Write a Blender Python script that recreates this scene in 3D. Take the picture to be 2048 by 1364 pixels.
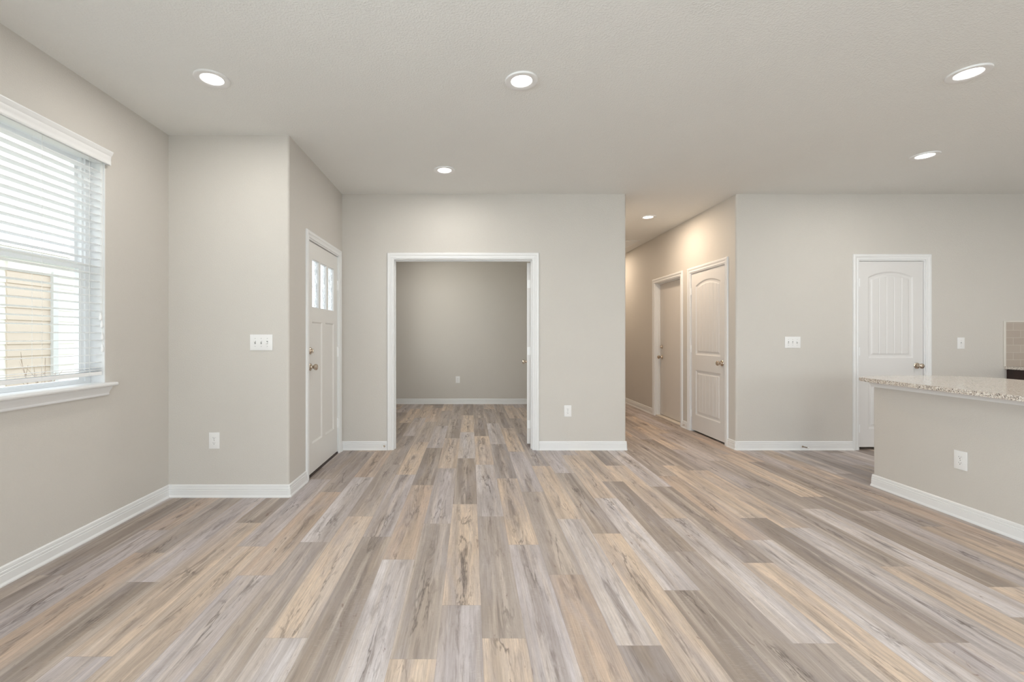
import bpy, bmesh, math, random
from mathutils import Vector, Matrix

C = bpy.context.scene.collection
S = bpy.context.scene
for o in list(bpy.data.objects):
    bpy.data.objects.remove(o)

# ------------------------------------------------------------------ camera, world, lights, exposure
cd = bpy.data.cameras.new('camera')
cam = bpy.data.objects.new('camera', cd)
C.objects.link(cam)
cam.location = (0.0, 0.0, 1.22)
cam.rotation_euler = (math.radians(90), 0, 0)
cd.sensor_width = 36.0
cd.lens = 36.0 * 900.0 / 2048.0
cd.shift_x = (1024 - 941) / 2048.0
cd.shift_y = -(682 - 673) / 2048.0
cd.clip_start = 0.05
S.camera = cam

w = bpy.data.worlds.new('world')
S.world = w
w.use_nodes = True
wn = w.node_tree
wn.nodes.clear()
wo = wn.nodes.new('ShaderNodeOutputWorld')
wb = wn.nodes.new('ShaderNodeBackground')
wt = wn.nodes.new('ShaderNodeTexCoord')
ws = wn.nodes.new('ShaderNodeSeparateXYZ')
wr = wn.nodes.new('ShaderNodeValToRGB')
wr.color_ramp.elements[0].position = 0.0
wr.color_ramp.elements[0].color = (0.99, 0.99, 1.0, 1)
wr.color_ramp.elements[1].position = 0.8
wr.color_ramp.elements[1].color = (0.84, 0.92, 1.0, 1)
wn.links.new(wt.outputs['Generated'], ws.inputs[0])
wn.links.new(ws.outputs['Z'], wr.inputs[0])
wn.links.new(wr.outputs[0], wb.inputs[0])
wb.inputs[1].default_value = 5.6
wn.links.new(wb.outputs[0], wo.inputs[0])

S.view_settings.view_transform = 'Standard'
S.view_settings.look = 'None'
S.view_settings.gamma = 1.0
S.view_settings.use_curve_mapping = False
S.view_settings.exposure = -0.80
S.cycles.use_denoising = True
S.cycles.use_adaptive_sampling = True
S.cycles.adaptive_threshold = 0.02
S.cycles.max_bounces = 12
S.cycles.diffuse_bounces = 8
S.cycles.glossy_bounces = 4
S.cycles.transparent_max_bounces = 12
S.cycles.sample_clamp_indirect = 6.0
S.cycles.caustics_reflective = False
S.cycles.caustics_refractive = False


def area(name, loc, rot, sx, sy, power, col=(1, 1, 1), shape='RECTANGLE', spread=180):
    l = bpy.data.lights.new(name, 'AREA')
    l.shape = shape
    l.size = sx
    l.size_y = sy
    l.energy = power
    l.color = col
    l.spread = math.radians(spread)
    o = bpy.data.objects.new(name, l)
    o.location = loc
    o.rotation_euler = rot
    C.objects.link(o)
    return o


R90 = math.pi / 2
DAY = (0.88, 0.95, 1.0)
# portals and office daylight at their openings; rear and side lights are added fill
pt = area('window_portal', (-2.47, 2.363, 1.64), (0, -R90, 0), 1.42, 0.90, 1, DAY)
pt.data.cycles.is_portal = True
pt = area('door_portal', (-1.55, 4.27, 1.69), (0, -R90, 0), 0.44, 0.68, 1, DAY)
pt.data.cycles.is_portal = True
area('rear_fill', (0.6, -3.34, 1.15), (R90, 0, 0), 3.4, 2.1, 142, (0.87, 0.955, 1.0))  # added fill from behind the camera, no known source
area('rear_right_fill', (4.9, -3.34, 1.55), (R90, 0, 0), 1.7, 1.3, 120, (0.93, 0.97, 1.0))  # added fill from the unseen right end of the rear wall
area('side_fill', (-2.56, -0.75, 1.60), (0, -R90, 0), 1.4, 1.5, 330, DAY)  # added fill from the unseen left side, brightens the half wall
area('daylight_office_window', (-1.56, 6.5, 1.6), (0, -R90, 0), 1.4, 1.5, 38, (1.0, 0.92, 0.80))

# ------------------------------------------------------------------ helpers


def tag(o, label=None, cat=None, group=None, kind=None):
    if label: o['label'] = label
    if cat: o['category'] = cat
    if group: o['group'] = group
    if kind: o['kind'] = kind
    return o


def thing(name, label, cat, loc=(0, 0, 0), group=None, rz=0.0):
    o = bpy.data.objects.new(name, None)
    o.empty_display_size = 0.1
    o.location = loc
    o.rotation_euler = (0, 0, rz)
    C.objects.link(o)
    return tag(o, label, cat, group)


class MB:
    def __init__(self):
        self.bm = bmesh.new()

    def box(self, x0, y0, z0, x1, y1, z1, bevel=0.0):
        if x0 > x1: x0, x1 = x1, x0
        if y0 > y1: y0, y1 = y1, y0
        if z0 > z1: z0, z1 = z1, z0
        vs = [self.bm.verts.new(p) for p in ((x0, y0, z0), (x1, y0, z0), (x1, y1, z0), (x0, y1, z0),
                                             (x0, y0, z1), (x1, y0, z1), (x1, y1, z1), (x0, y1, z1))]
        fs = [self.bm.faces.new([vs[i] for i in f]) for f in
              ((3, 2, 1, 0), (4, 5, 6, 7), (0, 1, 5, 4), (1, 2, 6, 5), (2, 3, 7, 6), (3, 0, 4, 7))]
        if bevel:
            es = set(e for f in fs for e in f.edges)
            bmesh.ops.bevel(self.bm, geom=list(es), offset=bevel, segments=2, affect='EDGES', profile=0.6)
        return self

    def prism(self, pts, z0, z1):
        """plan polygon extruded upwards"""
        a = sum(pts[i][0] * pts[(i + 1) % len(pts)][1] - pts[(i + 1) % len(pts)][0] * pts[i][1] for i in range(len(pts)))
        if a < 0: pts = pts[::-1]
        lo = [self.bm.verts.new((p[0], p[1], z0)) for p in pts]
        hi = [self.bm.verts.new((p[0], p[1], z1)) for p in pts]
        n = len(pts)
        for i in range(n):
            self.bm.faces.new((lo[i], lo[(i + 1) % n], hi[(i + 1) % n], hi[i]))
        self.bm.faces.new(hi)
        self.bm.faces.new(lo[::-1])
        return self

    def lathe(self, prof, seg=32, mat=None, cap=True):
        """prof = [(r, h)], revolved about local z, then moved by mat"""
        mat = mat or Matrix.Identity(4)
        rings = []
        for r, h in prof:
            if r < 1e-6:
                rings.append([self.bm.verts.new(mat @ Vector((0, 0, h)))])
            else:
                rings.append([self.bm.verts.new(mat @ Vector((r * math.cos(2 * math.pi * i / seg), r * math.sin(2 * math.pi * i / seg), h)))
                              for i in range(seg)])
        for a, b in zip(rings[:-1], rings[1:]):
            for i in range(seg):
                j = (i + 1) % seg
                if len(a) == 1 and len(b) == 1: continue
                if len(a) == 1: self.bm.faces.new((a[0], b[i], b[j]))
                elif len(b) == 1: self.bm.faces.new((a[i], a[j], b[0]))
                else: self.bm.faces.new((a[i], a[j], b[j], b[i]))
        if cap:
            if len(rings[0]) > 1: self.bm.faces.new(rings[0][::-1])
            if len(rings[-1]) > 1: self.bm.faces.new(rings[-1])
        return self

    def tube(self, pts, r, seg=8):
        pts = [Vector(p) for p in pts]
        rings = []
        for i, p in enumerate(pts):
            d = (pts[min(i + 1, len(pts) - 1)] - pts[max(i - 1, 0)]).normalized()
            up = Vector((0, 0, 1)) if abs(d.z) < 0.9 else Vector((1, 0, 0))
            a = d.cross(up).normalized()
            b = d.cross(a)
            rr = r[i] if isinstance(r, (list, tuple)) else r
            rings.append([self.bm.verts.new(p + a * rr * math.cos(2 * math.pi * k / seg) + b * rr * math.sin(2 * math.pi * k / seg))
                          for k in range(seg)])
        for a, b in zip(rings[:-1], rings[1:]):
            for k in range(seg):
                self.bm.faces.new((a[k], a[(k + 1) % seg], b[(k + 1) % seg], b[k]))
        self.bm.faces.new(rings[0][::-1])
        self.bm.faces.new(rings[-1])
        return self

    def sweep(self, path, prof, closed=False, up=None, side=1):
        """mitred sweep. path: 3D points in a plane whose normal is `up`; prof: closed [(out, h)],
        out measured along the in-plane side vector, h along `up`."""
        up = Vector(up or (0, 0, 1))
        P = [Vector(p) for p in path]
        n = len(P)
        rings = []
        for i in range(n):
            din = (P[i] - P[i - 1]).normalized() if i > 0 else None
            dout = (P[i + 1] - P[i]).normalized() if i < n - 1 else None
            if din is None: din = dout
            if dout is None: dout = din
            sa = up.cross(din) * side
            sb = up.cross(dout) * side
            s = (sa + sb)
            s = s / max(s.length_squared / 2.0, 1e-6)
            rings.append([self.bm.verts.new(P[i] + s * q[0] + up * q[1]) for q in prof])
        m = len(prof)
        for a, b in zip(rings[:-1], rings[1:]):
            for k in range(m):
                self.bm.faces.new((a[k], a[(k + 1) % m], b[(k + 1) % m], b[k]))
        self.bm.faces.new(rings[0][::-1])
        self.bm.faces.new(rings[-1])
        return self

    def build(self, name, mat, parent=None, smooth=None, weld=False):
        if weld:
            bmesh.ops.remove_doubles(self.bm, verts=self.bm.verts, dist=1e-5)
        bmesh.ops.recalc_face_normals(self.bm, faces=self.bm.faces)
        me = bpy.data.meshes.new(name)
        if smooth is not None:
            for f in self.bm.faces: f.smooth = True
            th = math.radians(smooth)
            for e in self.bm.edges:
                if len(e.link_faces) == 2 and e.calc_face_angle(0) > th: e.smooth = False
        self.bm.to_mesh(me)
        self.bm.free()
        me.materials.append(mat)
        o = bpy.data.objects.new(name, me)
        C.objects.link(o)
        if parent: o.parent = parent
        return o


def copy_tree(o, parent=None):
    c = o.copy()
    C.objects.link(c)
    if parent: c.parent = parent
    for ch in list(o.children):
        copy_tree(ch, c)
    return c


def rounded(pts, radii, seg=8):
    """plan polygon with some corners rounded"""
    out = []
    n = len(pts)
    for i, p in enumerate(pts):
        r = radii.get(i, 0)
        p = Vector(p)
        if not r:
            out.append((p.x, p.y))
            continue
        a = (Vector(pts[i - 1]) - p).normalized()
        b = (Vector(pts[(i + 1) % n]) - p).normalized()
        ang = a.angle(b)
        t = r / math.tan(ang / 2)
        c = p + (a + b).normalized() * (r / math.sin(ang / 2))
        s = p + a * t - c
        e = p + b * t - c
        a0 = math.atan2(s.y, s.x)
        a1 = math.atan2(e.y, e.x)
        d = (a1 - a0 + math.pi) % (2 * math.pi) - math.pi
        for k in range(seg + 1):
            q = a0 + d * k / seg
            out.append((c.x + r * math.cos(q), c.y + r * math.sin(q)))
    return out


# ------------------------------------------------------------------ materials


def nodes(name):
    m = bpy.data.materials.new(name)
    m.use_nodes = True
    return m, m.node_tree, m.node_tree.nodes['Principled BSDF']


def N(t, kind, **kw):
    n = t.nodes.new(kind)
    for k, v in kw.items():
        if k in n.inputs: n.inputs[k].default_value = v
        else: setattr(n, k, v)
    return n


def plain(name, col, rough=0.5, metal=0.0, spec=0.5, bump=0.0, bscale=60.0):
    m, t, b = nodes(name)
    b.inputs['Base Color'].default_value = (*col, 1)
    b.inputs['Roughness'].default_value = rough
    b.inputs['Metallic'].default_value = metal
    b.inputs['Specular IOR Level'].default_value = spec
    g = N(t, 'ShaderNodeNewGeometry')
    nz = N(t, 'ShaderNodeTexNoise', Scale=bscale, Detail=3.0)
    t.links.new(g.outputs['Position'], nz.inputs['Vector'])
    bp = N(t, 'ShaderNodeBump', Strength=bump, Distance=0.002)
    t.links.new(nz.outputs[0], bp.inputs['Height'])
    t.links.new(bp.outputs[0], b.inputs['Normal'])
    return m


def paint(name, col, scale=150.0, strength=0.35, dist=0.0016, coarse=0.0):
    """orange peel wall texture"""
    m, t, b = nodes(name)
    b.inputs['Roughness'].default_value = 0.62
    b.inputs['Specular IOR Level'].default_value = 0.3
    g = N(t, 'ShaderNodeNewGeometry')
    nz = N(t, 'ShaderNodeTexNoise', Scale=scale, Detail=3.0, Roughness=0.55)
    t.links.new(g.outputs['Position'], nz.inputs['Vector'])
    rp = N(t, 'ShaderNodeValToRGB')
    rp.color_ramp.elements[0].position = 0.42
    rp.color_ramp.elements[1].position = 0.62
    t.links.new(nz.outputs[0], rp.inputs[0])
    bp = N(t, 'ShaderNodeBump', Strength=strength, Distance=dist)
    t.links.new(rp.outputs[0], bp.inputs['Height'])
    t.links.new(bp.outputs[0], b.inputs['Normal'])
    n2 = N(t, 'ShaderNodeTexNoise', Scale=3.0, Detail=2.0)
    t.links.new(g.outputs['Position'], n2.inputs['Vector'])
    mx = N(t, 'ShaderNodeMix', data_type='RGBA')
    mx.inputs[6].default_value = (*[c * 0.985 for c in col], 1)
    mx.inputs[7].default_value = (*[min(1, c * 1.015) for c in col], 1)
    t.links.new(n2.outputs[0], mx.inputs[0])
    t.links.new(mx.outputs[2], b.inputs['Base Color'])
    return m


WALL = paint('greige_wall_paint', (0.60, 0.574, 0.538))
CEIL = paint('ceiling_paint', (0.80, 0.805, 0.79), scale=95.0, strength=0.5, dist=0.002)
TRIM = plain('white_trim_enamel', (0.77, 0.775, 0.78), 0.32, bump=0.03)
DOORP = plain('white_door_enamel', (0.70, 0.69, 0.685), 0.38, bump=0.05, bscale=120)
PLATE = plain('white_plastic', (0.80, 0.80, 0.80), 0.3)
SLOT = plain('dark_slot', (0.10, 0.10, 0.10), 0.6)
NICKEL = plain('satin_nickel', (0.62, 0.53, 0.44), 0.24, metal=1.0)
BRONZE = plain('dark_bronze_threshold', (0.06, 0.045, 0.04), 0.45, metal=0.3)
RUBBER = plain('grey_rubber', (0.25, 0.25, 0.25), 0.7)
VINYL = plain('white_vinyl', (0.84, 0.85, 0.86), 0.4)
SLATM = plain('white_blind_slat', (0.84, 0.85, 0.86), 0.38)
CORD = plain('white_cord', (0.8, 0.8, 0.78), 0.8)
PALESILL = plain('pale_threshold', (0.72, 0.66, 0.58), 0.5)
SIDING = plain('beige_lap_siding', (0.60, 0.51, 0.425), 0.7, bump=0.1)
WSIDING = plain('white_lap_siding', (0.85, 0.84, 0.80), 0.7, bump=0.1)
GREYT = plain('grey_exterior_trim', (0.62, 0.63, 0.63), 0.7)
ROOF = plain('grey_shingle', (0.52, 0.51, 0.50), 0.9, bump=0.5, bscale=20)
GROUND = plain('pale_dry_lawn', (0.48, 0.46, 0.36), 0.95, bump=0.6, bscale=15)
BARK = plain('pale_twig', (0.45, 0.36, 0.30), 0.9)

# glass panes
m, t, b = nodes('window_glass')
t.nodes.remove(b)
tr = N(t, 'ShaderNodeBsdfTransparent'); tr.inputs[0].default_value = (0.96, 0.98, 0.98, 1)
gl = N(t, 'ShaderNodeBsdfGlossy'); gl.inputs['Roughness'].default_value = 0.02
lwt = N(t, 'ShaderNodeLayerWeight')
fr5 = N(t, 'ShaderNodeMath', operation='POWER'); fr5.inputs[1].default_value = 4.0
t.links.new(lwt.outputs['Facing'], fr5.inputs[0])
fr = N(t, 'ShaderNodeMath', operation='MULTIPLY_ADD'); fr.inputs[1].default_value = 0.5; fr.inputs[2].default_value = 0.03
t.links.new(fr5.outputs[0], fr.inputs[0])
ms = N(t, 'ShaderNodeMixShader')
t.links.new(fr.outputs[0], ms.inputs[0]); t.links.new(tr.outputs[0], ms.inputs[1]); t.links.new(gl.outputs[0], ms.inputs[2])
t.links.new(ms.outputs[0], t.nodes['Material Output'].inputs[0])
GLASS = m

m, t, b = nodes('rain_glass')
t.nodes.remove(b)
tr = N(t, 'ShaderNodeBsdfTransparent'); tr.inputs[0].default_value = (0.93, 0.95, 0.97, 1)
tl = N(t, 'ShaderNodeBsdfTranslucent'); tl.inputs[0].default_value = (0.9, 0.93, 0.97, 1)
g = N(t, 'ShaderNodeNewGeometry')
mp = N(t, 'ShaderNodeMapping'); mp.inputs['Scale'].default_value = (60, 60, 14)
wv = N(t, 'ShaderNodeTexNoise', Scale=1.0, Detail=2.0, Distortion=1.5)
t.links.new(g.outputs['Position'], mp.inputs[0]); t.links.new(mp.outputs[0], wv.inputs['Vector'])
rp = N(t, 'ShaderNodeValToRGB'); rp.color_ramp.elements[0].position = 0.4; rp.color_ramp.elements[1].position = 0.6
t.links.new(wv.outputs[0], rp.inputs[0])
ms = N(t, 'ShaderNodeMixShader')
t.links.new(rp.outputs[0], ms.inputs[0]); t.links.new(tr.outputs[0], ms.inputs[1]); t.links.new(tl.outputs[0], ms.inputs[2])
gl = N(t, 'ShaderNodeBsdfGlossy'); gl.inputs['Roughness'].default_value = 0.1
m2 = N(t, 'ShaderNodeMixShader'); m2.inputs[0].default_value = 0.06
t.links.new(ms.outputs[0], m2.inputs[1]); t.links.new(gl.outputs[0], m2.inputs[2])
t.links.new(m2.outputs[0], t.nodes['Material Output'].inputs[0])
RAIN = m

# lamp lens
m, t, b = nodes('lamp_lens')
t.nodes.remove(b)
em = N(t, 'ShaderNodeEmission', Strength=14.0); em.inputs[0].default_value = (1, 0.97, 0.92, 1)
t.links.new(em.outputs[0], t.nodes['Material Output'].inputs[0])
LENS = m
m, t, b = nodes('warm_lamp_lens')
t.nodes.remove(b)
em = N(t, 'ShaderNodeEmission', Strength=14.0); em.inputs[0].default_value = (1, 0.90, 0.76, 1)
t.links.new(em.outputs[0], t.nodes['Material Output'].inputs[0])
WLENS = m

# vinyl plank floor: each plank's own colour is stored on its face, grain runs along the plank
m, t, b = nodes('vinyl_plank')
at = N(t, 'ShaderNodeAttribute', attribute_name='tint')
sd = N(t, 'ShaderNodeAttribute', attribute_name='seed')
g = N(t, 'ShaderNodeNewGeometry')
ad = N(t, 'ShaderNodeVectorMath', operation='ADD')
t.links.new(g.outputs['Position'], ad.inputs[0]); t.links.new(sd.outputs['Vector'], ad.inputs[1])


def grain(scale, sx, sy, detail=4.0, dist=0.0, rough=0.55):
    mp = N(t, 'ShaderNodeMapping'); mp.inputs['Scale'].default_value = (sx, sy, 1)
    t.links.new(ad.outputs[0], mp.inputs[0])
    nz = N(t, 'ShaderNodeTexNoise', Scale=scale, Detail=detail, Distortion=dist, Roughness=rough)
    t.links.new(mp.outputs[0], nz.inputs['Vector'])
    return nz


def ramp(src, p0, p1, c0=(0, 0, 0, 1), c1=(1, 1, 1, 1)):
    r = N(t, 'ShaderNodeValToRGB')
    r.color_ramp.elements[0].position = p0; r.color_ramp.elements[0].color = c0
    r.color_ramp.elements[1].position = p1; r.color_ramp.elements[1].color = c1
    t.links.new(src.outputs[0], r.inputs[0])
    return r


def mixc(fac, a, bcol, blend='MIX', f=1.0):
    mx = N(t, 'ShaderNodeMix', data_type='RGBA', blend_type=blend)
    mu = N(t, 'ShaderNodeMath', operation='MULTIPLY'); mu.inputs[1].default_value = f
    t.links.new(fac.outputs[0], mu.inputs[0]); t.links.new(mu.outputs[0], mx.inputs[0])
    if isinstance(a, tuple): mx.inputs[6].default_value = a
    else: t.links.new(a, mx.inputs[6])
    if isinstance(bcol, tuple): mx.inputs[7].default_value = bcol
    else: t.links.new(bcol, mx.inputs[7])
    return mx.outputs[2]


uv = N(t, 'ShaderNodeUVMap', uv_map='UVMap')
sp = N(t, 'ShaderNodeSeparateXYZ')
t.links.new(uv.outputs[0], sp.inputs[0])


def contour(src, half):
    """thin wavy line where a noise crosses its middle"""
    a = N(t, 'ShaderNodeMath', operation='SUBTRACT'); t.links.new(src.outputs[0], a.inputs[0]); a.inputs[1].default_value = 0.5
    bb = N(t, 'ShaderNodeMath', operation='ABSOLUTE'); t.links.new(a.outputs[0], bb.inputs[0])
    return ramp(bb, 0.0, half, (1, 1, 1, 1), (0, 0, 0, 1))


def times(a, b_):
    mu = N(t, 'ShaderNodeMath', operation='MULTIPLY')
    t.links.new(a.outputs[0], mu.inputs[0]); t.links.new(b_.outputs[0], mu.inputs[1])
    return mu


mid = N(t, 'ShaderNodeMath', operation='SUBTRACT'); t.links.new(sp.outputs[0], mid.inputs[0]); mid.inputs[1].default_value = 0.5
mid2 = N(t, 'ShaderNodeMath', operation='ABSOLUTE'); t.links.new(mid.outputs[0], mid2.inputs[0])
heart = ramp(mid2, 0.08, 0.42, (1, 1, 1, 1), (0, 0, 0, 1))
wide = ramp(grain(1.0, 14, 0.8, 4.0, 0.4), 0.40, 0.62)
pale = ramp(grain(1.0, 22, 0.6, 3.0, 0.2), 0.50, 0.66)
lav = ramp(grain(1.0, 8, 1.5, 4.0, 0.6), 0.46, 0.66)
tanv = ramp(grain(1.0, 10, 0.7, 3.0, 0.5), 0.50, 0.68)
fine = ramp(grain(1.0, 190, 5.0, 6.0, 0.2, 0.7), 0.38, 0.62)
fleck = ramp(grain(1.0, 90, 7.0, 6.0, 0.8, 0.7), 0.56, 0.66)
stain = times(ramp(grain(1.0, 24, 2.4, 8.0, 0.7, 0.65), 0.52, 0.64), heart)
knot = ramp(grain(1.0, 18, 6.0, 6.0, 1.4, 0.6), 0.66, 0.73)
crk = times(contour(grain(1.0, 9, 1.1, 5.0, 0.5, 0.6), 0.022), ramp(grain(1.0, 5, 1.6, 2.0), 0.48, 0.56))
crk = times(crk, heart)
saw = times(ramp(grain(1.0, 34, 420, 3.0, 0.0), 0.58, 0.70), ramp(grain(1.0, 7, 3, 2.0), 0.45, 0.60))
c = mixc(wide, at.outputs['Color'], (0.255, 0.208, 0.180, 1), f=0.58)
c = mixc(lav, c, (0.42, 0.385, 0.405, 1), f=0.50)
c = mixc(tanv, c, (0.56, 0.44, 0.33, 1), f=0.38)
c = mixc(pale, c, (0.75, 0.65, 0.57, 1), f=0.46)
mott = ramp(grain(1.0, 60, 22, 8.0, 0.3, 0.75), 0.40, 0.66)
c = mixc(mott, c, (0.27, 0.225, 0.205, 1), f=0.17)
c = mixc(fine, c, (0.23, 0.185, 0.16, 1), f=0.34)
c = mixc(fleck, c, (0.20, 0.165, 0.145, 1), f=0.38)
c = mixc(stain, c, (0.165, 0.130, 0.118, 1), f=0.64)
c = mixc(knot, c, (0.14, 0.075, 0.060, 1), f=0.65)
c = mixc(crk, c, (0.09, 0.070, 0.062, 1), f=0.75)
c = mixc(saw, c, (0.80, 0.76, 0.72, 1), f=0.20)
# hair-line seam between planks, from the face's own uv


def edge(sock, wid):
    a = N(t, 'ShaderNodeMath', operation='SUBTRACT'); t.links.new(sock, a.inputs[0]); a.inputs[1].default_value = 0.5
    bb = N(t, 'ShaderNodeMath', operation='ABSOLUTE'); t.links.new(a.outputs[0], bb.inputs[0])
    cc = N(t, 'ShaderNodeMath', operation='GREATER_THAN'); t.links.new(bb.outputs[0], cc.inputs[0]); cc.inputs[1].default_value = 0.5 - wid
    return cc


e1 = edge(sp.outputs[0], 0.0065); e2 = edge(sp.outputs[1], 0.0010)
em_ = N(t, 'ShaderNodeMath', operation='MAXIMUM'); t.links.new(e1.outputs[0], em_.inputs[0]); t.links.new(e2.outputs[0], em_.inputs[1])
c = mixc(em_, c, (0.20, 0.16, 0.14, 1), f=0.28)
t.links.new(c, b.inputs['Base Color'])
b.inputs['Roughness'].default_value = 0.48
b.inputs['Specular IOR Level'].default_value = 0.42
bp = N(t, 'ShaderNodeBump', Strength=0.25, Distance=0.0006)
t.links.new(fine.outputs[0], bp.inputs['Height']); t.links.new(bp.outputs[0], b.inputs['Normal'])
PLANK = m

# granite
m, t, b = nodes('speckled_granite')
g = N(t, 'ShaderNodeNewGeometry')
v1 = N(t, 'ShaderNodeTexVoronoi', Scale=165.0); v2 = N(t, 'ShaderNodeTexVoronoi', Scale=290.0)
n1 = N(t, 'ShaderNodeTexNoise', Scale=28.0, Detail=4.0)
for q in (v1, v2, n1): t.links.new(g.outputs['Position'], q.inputs['Vector'])
s1 = N(t, 'ShaderNodeSeparateColor'); t.links.new(v1.outputs['Color'], s1.inputs[0])
s2 = N(t, 'ShaderNodeSeparateColor'); t.links.new(v2.outputs['Color'], s2.inputs[0])
r1 = N(t, 'ShaderNodeValToRGB'); r1.color_ramp.interpolation = 'CONSTANT'
cr = r1.color_ramp
cr.elements[0].position = 0.0; cr.elements[0].color = (0.70, 0.64, 0.57, 1)
cr.elements[1].position = 0.34; cr.elements[1].color = (0.78, 0.75, 0.70, 1)
for p_, c_ in ((0.58, (0.55, 0.48, 0.42, 1)), (0.72, (0.40, 0.35, 0.31, 1)), (0.84, (0.62, 0.57, 0.52, 1)), (0.93, (0.14, 0.12, 0.11, 1))):
    e_ = cr.elements.new(p_); e_.color = c_
t.links.new(s1.outputs[0], r1.inputs[0])
r2 = N(t, 'ShaderNodeValToRGB'); r2.color_ramp.elements[0].position = 0.80; r2.color_ramp.elements[1].position = 0.82
t.links.new(s2.outputs[1], r2.inputs[0])
mx = N(t, 'ShaderNodeMix', data_type='RGBA'); mx.inputs[7].default_value = (0.22, 0.19, 0.17, 1)
mu = N(t, 'ShaderNodeMath', operation='MULTIPLY'); mu.inputs[1].default_value = 0.75
t.links.new(r2.outputs[0], mu.inputs[0]); t.links.new(mu.outputs[0], mx.inputs[0]); t.links.new(r1.outputs[0], mx.inputs[6])
t.links.new(mx.outputs[2], b.inputs['Base Color'])
b.inputs['Roughness'].default_value = 0.12
GRANITE = m

# dark stained cabinet wood
m, t, b = nodes('espresso_cabinet_wood')
g = N(t, 'ShaderNodeNewGeometry')
mp = N(t, 'ShaderNodeMapping'); mp.inputs['Scale'].default_value = (40, 40, 3)
nz = N(t, 'ShaderNodeTexNoise', Scale=1.0, Detail=4.0)
t.links.new(g.outputs['Position'], mp.inputs[0]); t.links.new(mp.outputs[0], nz.inputs['Vector'])
r1 = N(t, 'ShaderNodeValToRGB')
r1.color_ramp.elements[0].color = (0.012, 0.006, 0.005, 1); r1.color_ramp.elements[1].color = (0.045, 0.020, 0.016, 1)
t.links.new(nz.outputs[0], r1.inputs[0]); t.links.new(r1.outputs[0], b.inputs['Base Color'])
b.inputs['Roughness'].default_value = 0.35
ESPRESSO = m

# subway tile (wall plane x-z)
m, t, b = nodes('taupe_subway_tile')
g = N(t, 'ShaderNodeNewGeometry')
sp = N(t, 'ShaderNodeSeparateXYZ'); cb = N(t, 'ShaderNodeCombineXYZ')
t.links.new(g.outputs['Position'], sp.inputs[0]); t.links.new(sp.outputs[0], cb.inputs[0]); t.links.new(sp.outputs[2], cb.inputs[1])
mp = N(t, 'ShaderNodeMapping'); mp.inputs['Location'].default_value = (-5.745 + 0.078, -0.89, 0)
t.links.new(cb.outputs[0], mp.inputs[0])
br = N(t, 'ShaderNodeTexBrick', Scale=1.0)
br.inputs['Color1'].default_value = (0.42, 0.36, 0.31, 1); br.inputs['Color2'].default_value = (0.46, 0.40, 0.35, 1)
br.inputs['Mortar'].default_value = (0.55, 0.50, 0.45, 1); br.inputs['Mortar Size'].default_value = 0.0022
br.inputs['Brick Width'].default_value = 0.156; br.inputs['Row Height'].default_value = 0.0795
t.links.new(mp.outputs[0], br.inputs['Vector']); t.links.new(br.outputs['Color'], b.inputs['Base Color'])
bp = N(t, 'ShaderNodeBump', Strength=0.4, Distance=0.002); bp.invert = True
t.links.new(br.outputs['Fac'], bp.inputs['Height']); t.links.new(bp.outputs[0], b.inputs['Normal'])
b.inputs['Roughness'].default_value = 0.2
TILE = m

# ------------------------------------------------------------------ room measures (metres; camera stands at x=0, y=0)
H = 2.75            # ceiling
XL = -2.295         # left wall face
YE = 3.42           # entry jog wall face
XD = -1.38          # front-door wall face
YF = 4.837          # far wall face
XH0, XH1 = 1.671, 2.854   # hall faces
YB = 8.14           # office back wall face
YR = -3.2           # wall behind the camera
XR = 7.2            # kitchen side wall
YHE = 9.4           # end of the hall
T = 0.13
BR = 0.02           # bullnose radius


def struct(o):
    return tag(o, kind='structure')


# ---- floor: one face per plank (rows run away from the camera)
PW, PL = 0.1765, 1.232
TINT = {
    'T': (0.75, 0.595, 0.465), 'O': (0.62, 0.47, 0.365), 'G': (0.59, 0.54, 0.55),
    'L': (0.70, 0.65, 0.65), 'M': (0.43, 0.37, 0.33), 'B': (0.295, 0.245, 0.212), 'S': (0.385, 0.35, 0.345)}
# row index: (depth of one end joint, index of the plank nearest the camera in the string, tones from near to far)
ROWS = {
    -13: (2.3, -2, 'GBBMGT'), -12: (2.837, -2, 'TGOBGM'), -11: (2.539, -2, 'GOMGBT'), -10: (2.236, -2, 'TBGSTM'),
    -9: (2.947, -3, 'TGTBLGM'), -8: (2.616, -2, 'BTGMBGT'), -7: (3.53, -3, 'MGOMTBGM'), -6: (2.67, -2, 'TMLOBTG'),
    -5: (3.053, -3, 'MLTMMGTB'), -4: (2.741, -2, 'GBGTMOBG'), -3: (2.462, -2, 'MLOBGMTB'), -2: (1.702, -1, 'TMGTBMGT'),
    -1: (2.043, -2, 'MGTBLTBM'), 0: (1.819, -1, 'TMLTBMGT'), 1: (2.636, -2, 'TGTSLMTG'), 2: (2.305, -2, 'GOMGTBMG'),
    3: (3.008, -3, 'TBLTSMTG'), 4: (2.787, -2, 'LTBGMTG'), 5: (2.163, -1, 'BLTGSMT'), 6: (2.555, -2, 'GMBTGMB'),
    7: (3.02, -3, 'TMLTBMT'), 8: (2.426, -2, 'GTBLTMG'), 9: (2.698, -2, 'MLOMBTG'), 10: (3.025, -2, 'GBTMOBG'),
    11: (2.87, -2, 'TLTBMTG'), 12: (2.388, -1, 'TMGTBM'), 13: (1.954, -1, 'MLMGTB'), 14: (2.192, -2, 'GTBTMG'),
    15: (3.146, -2, 'OGBOMG'), 16: (2.889, -2, 'BTBGMT')}
rnd = random.Random(7)
bm = bmesh.new()
uvl = bm.loops.layers.uv.new('UVMap')
faces = []
x_first = 0.039 * 1.22
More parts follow.
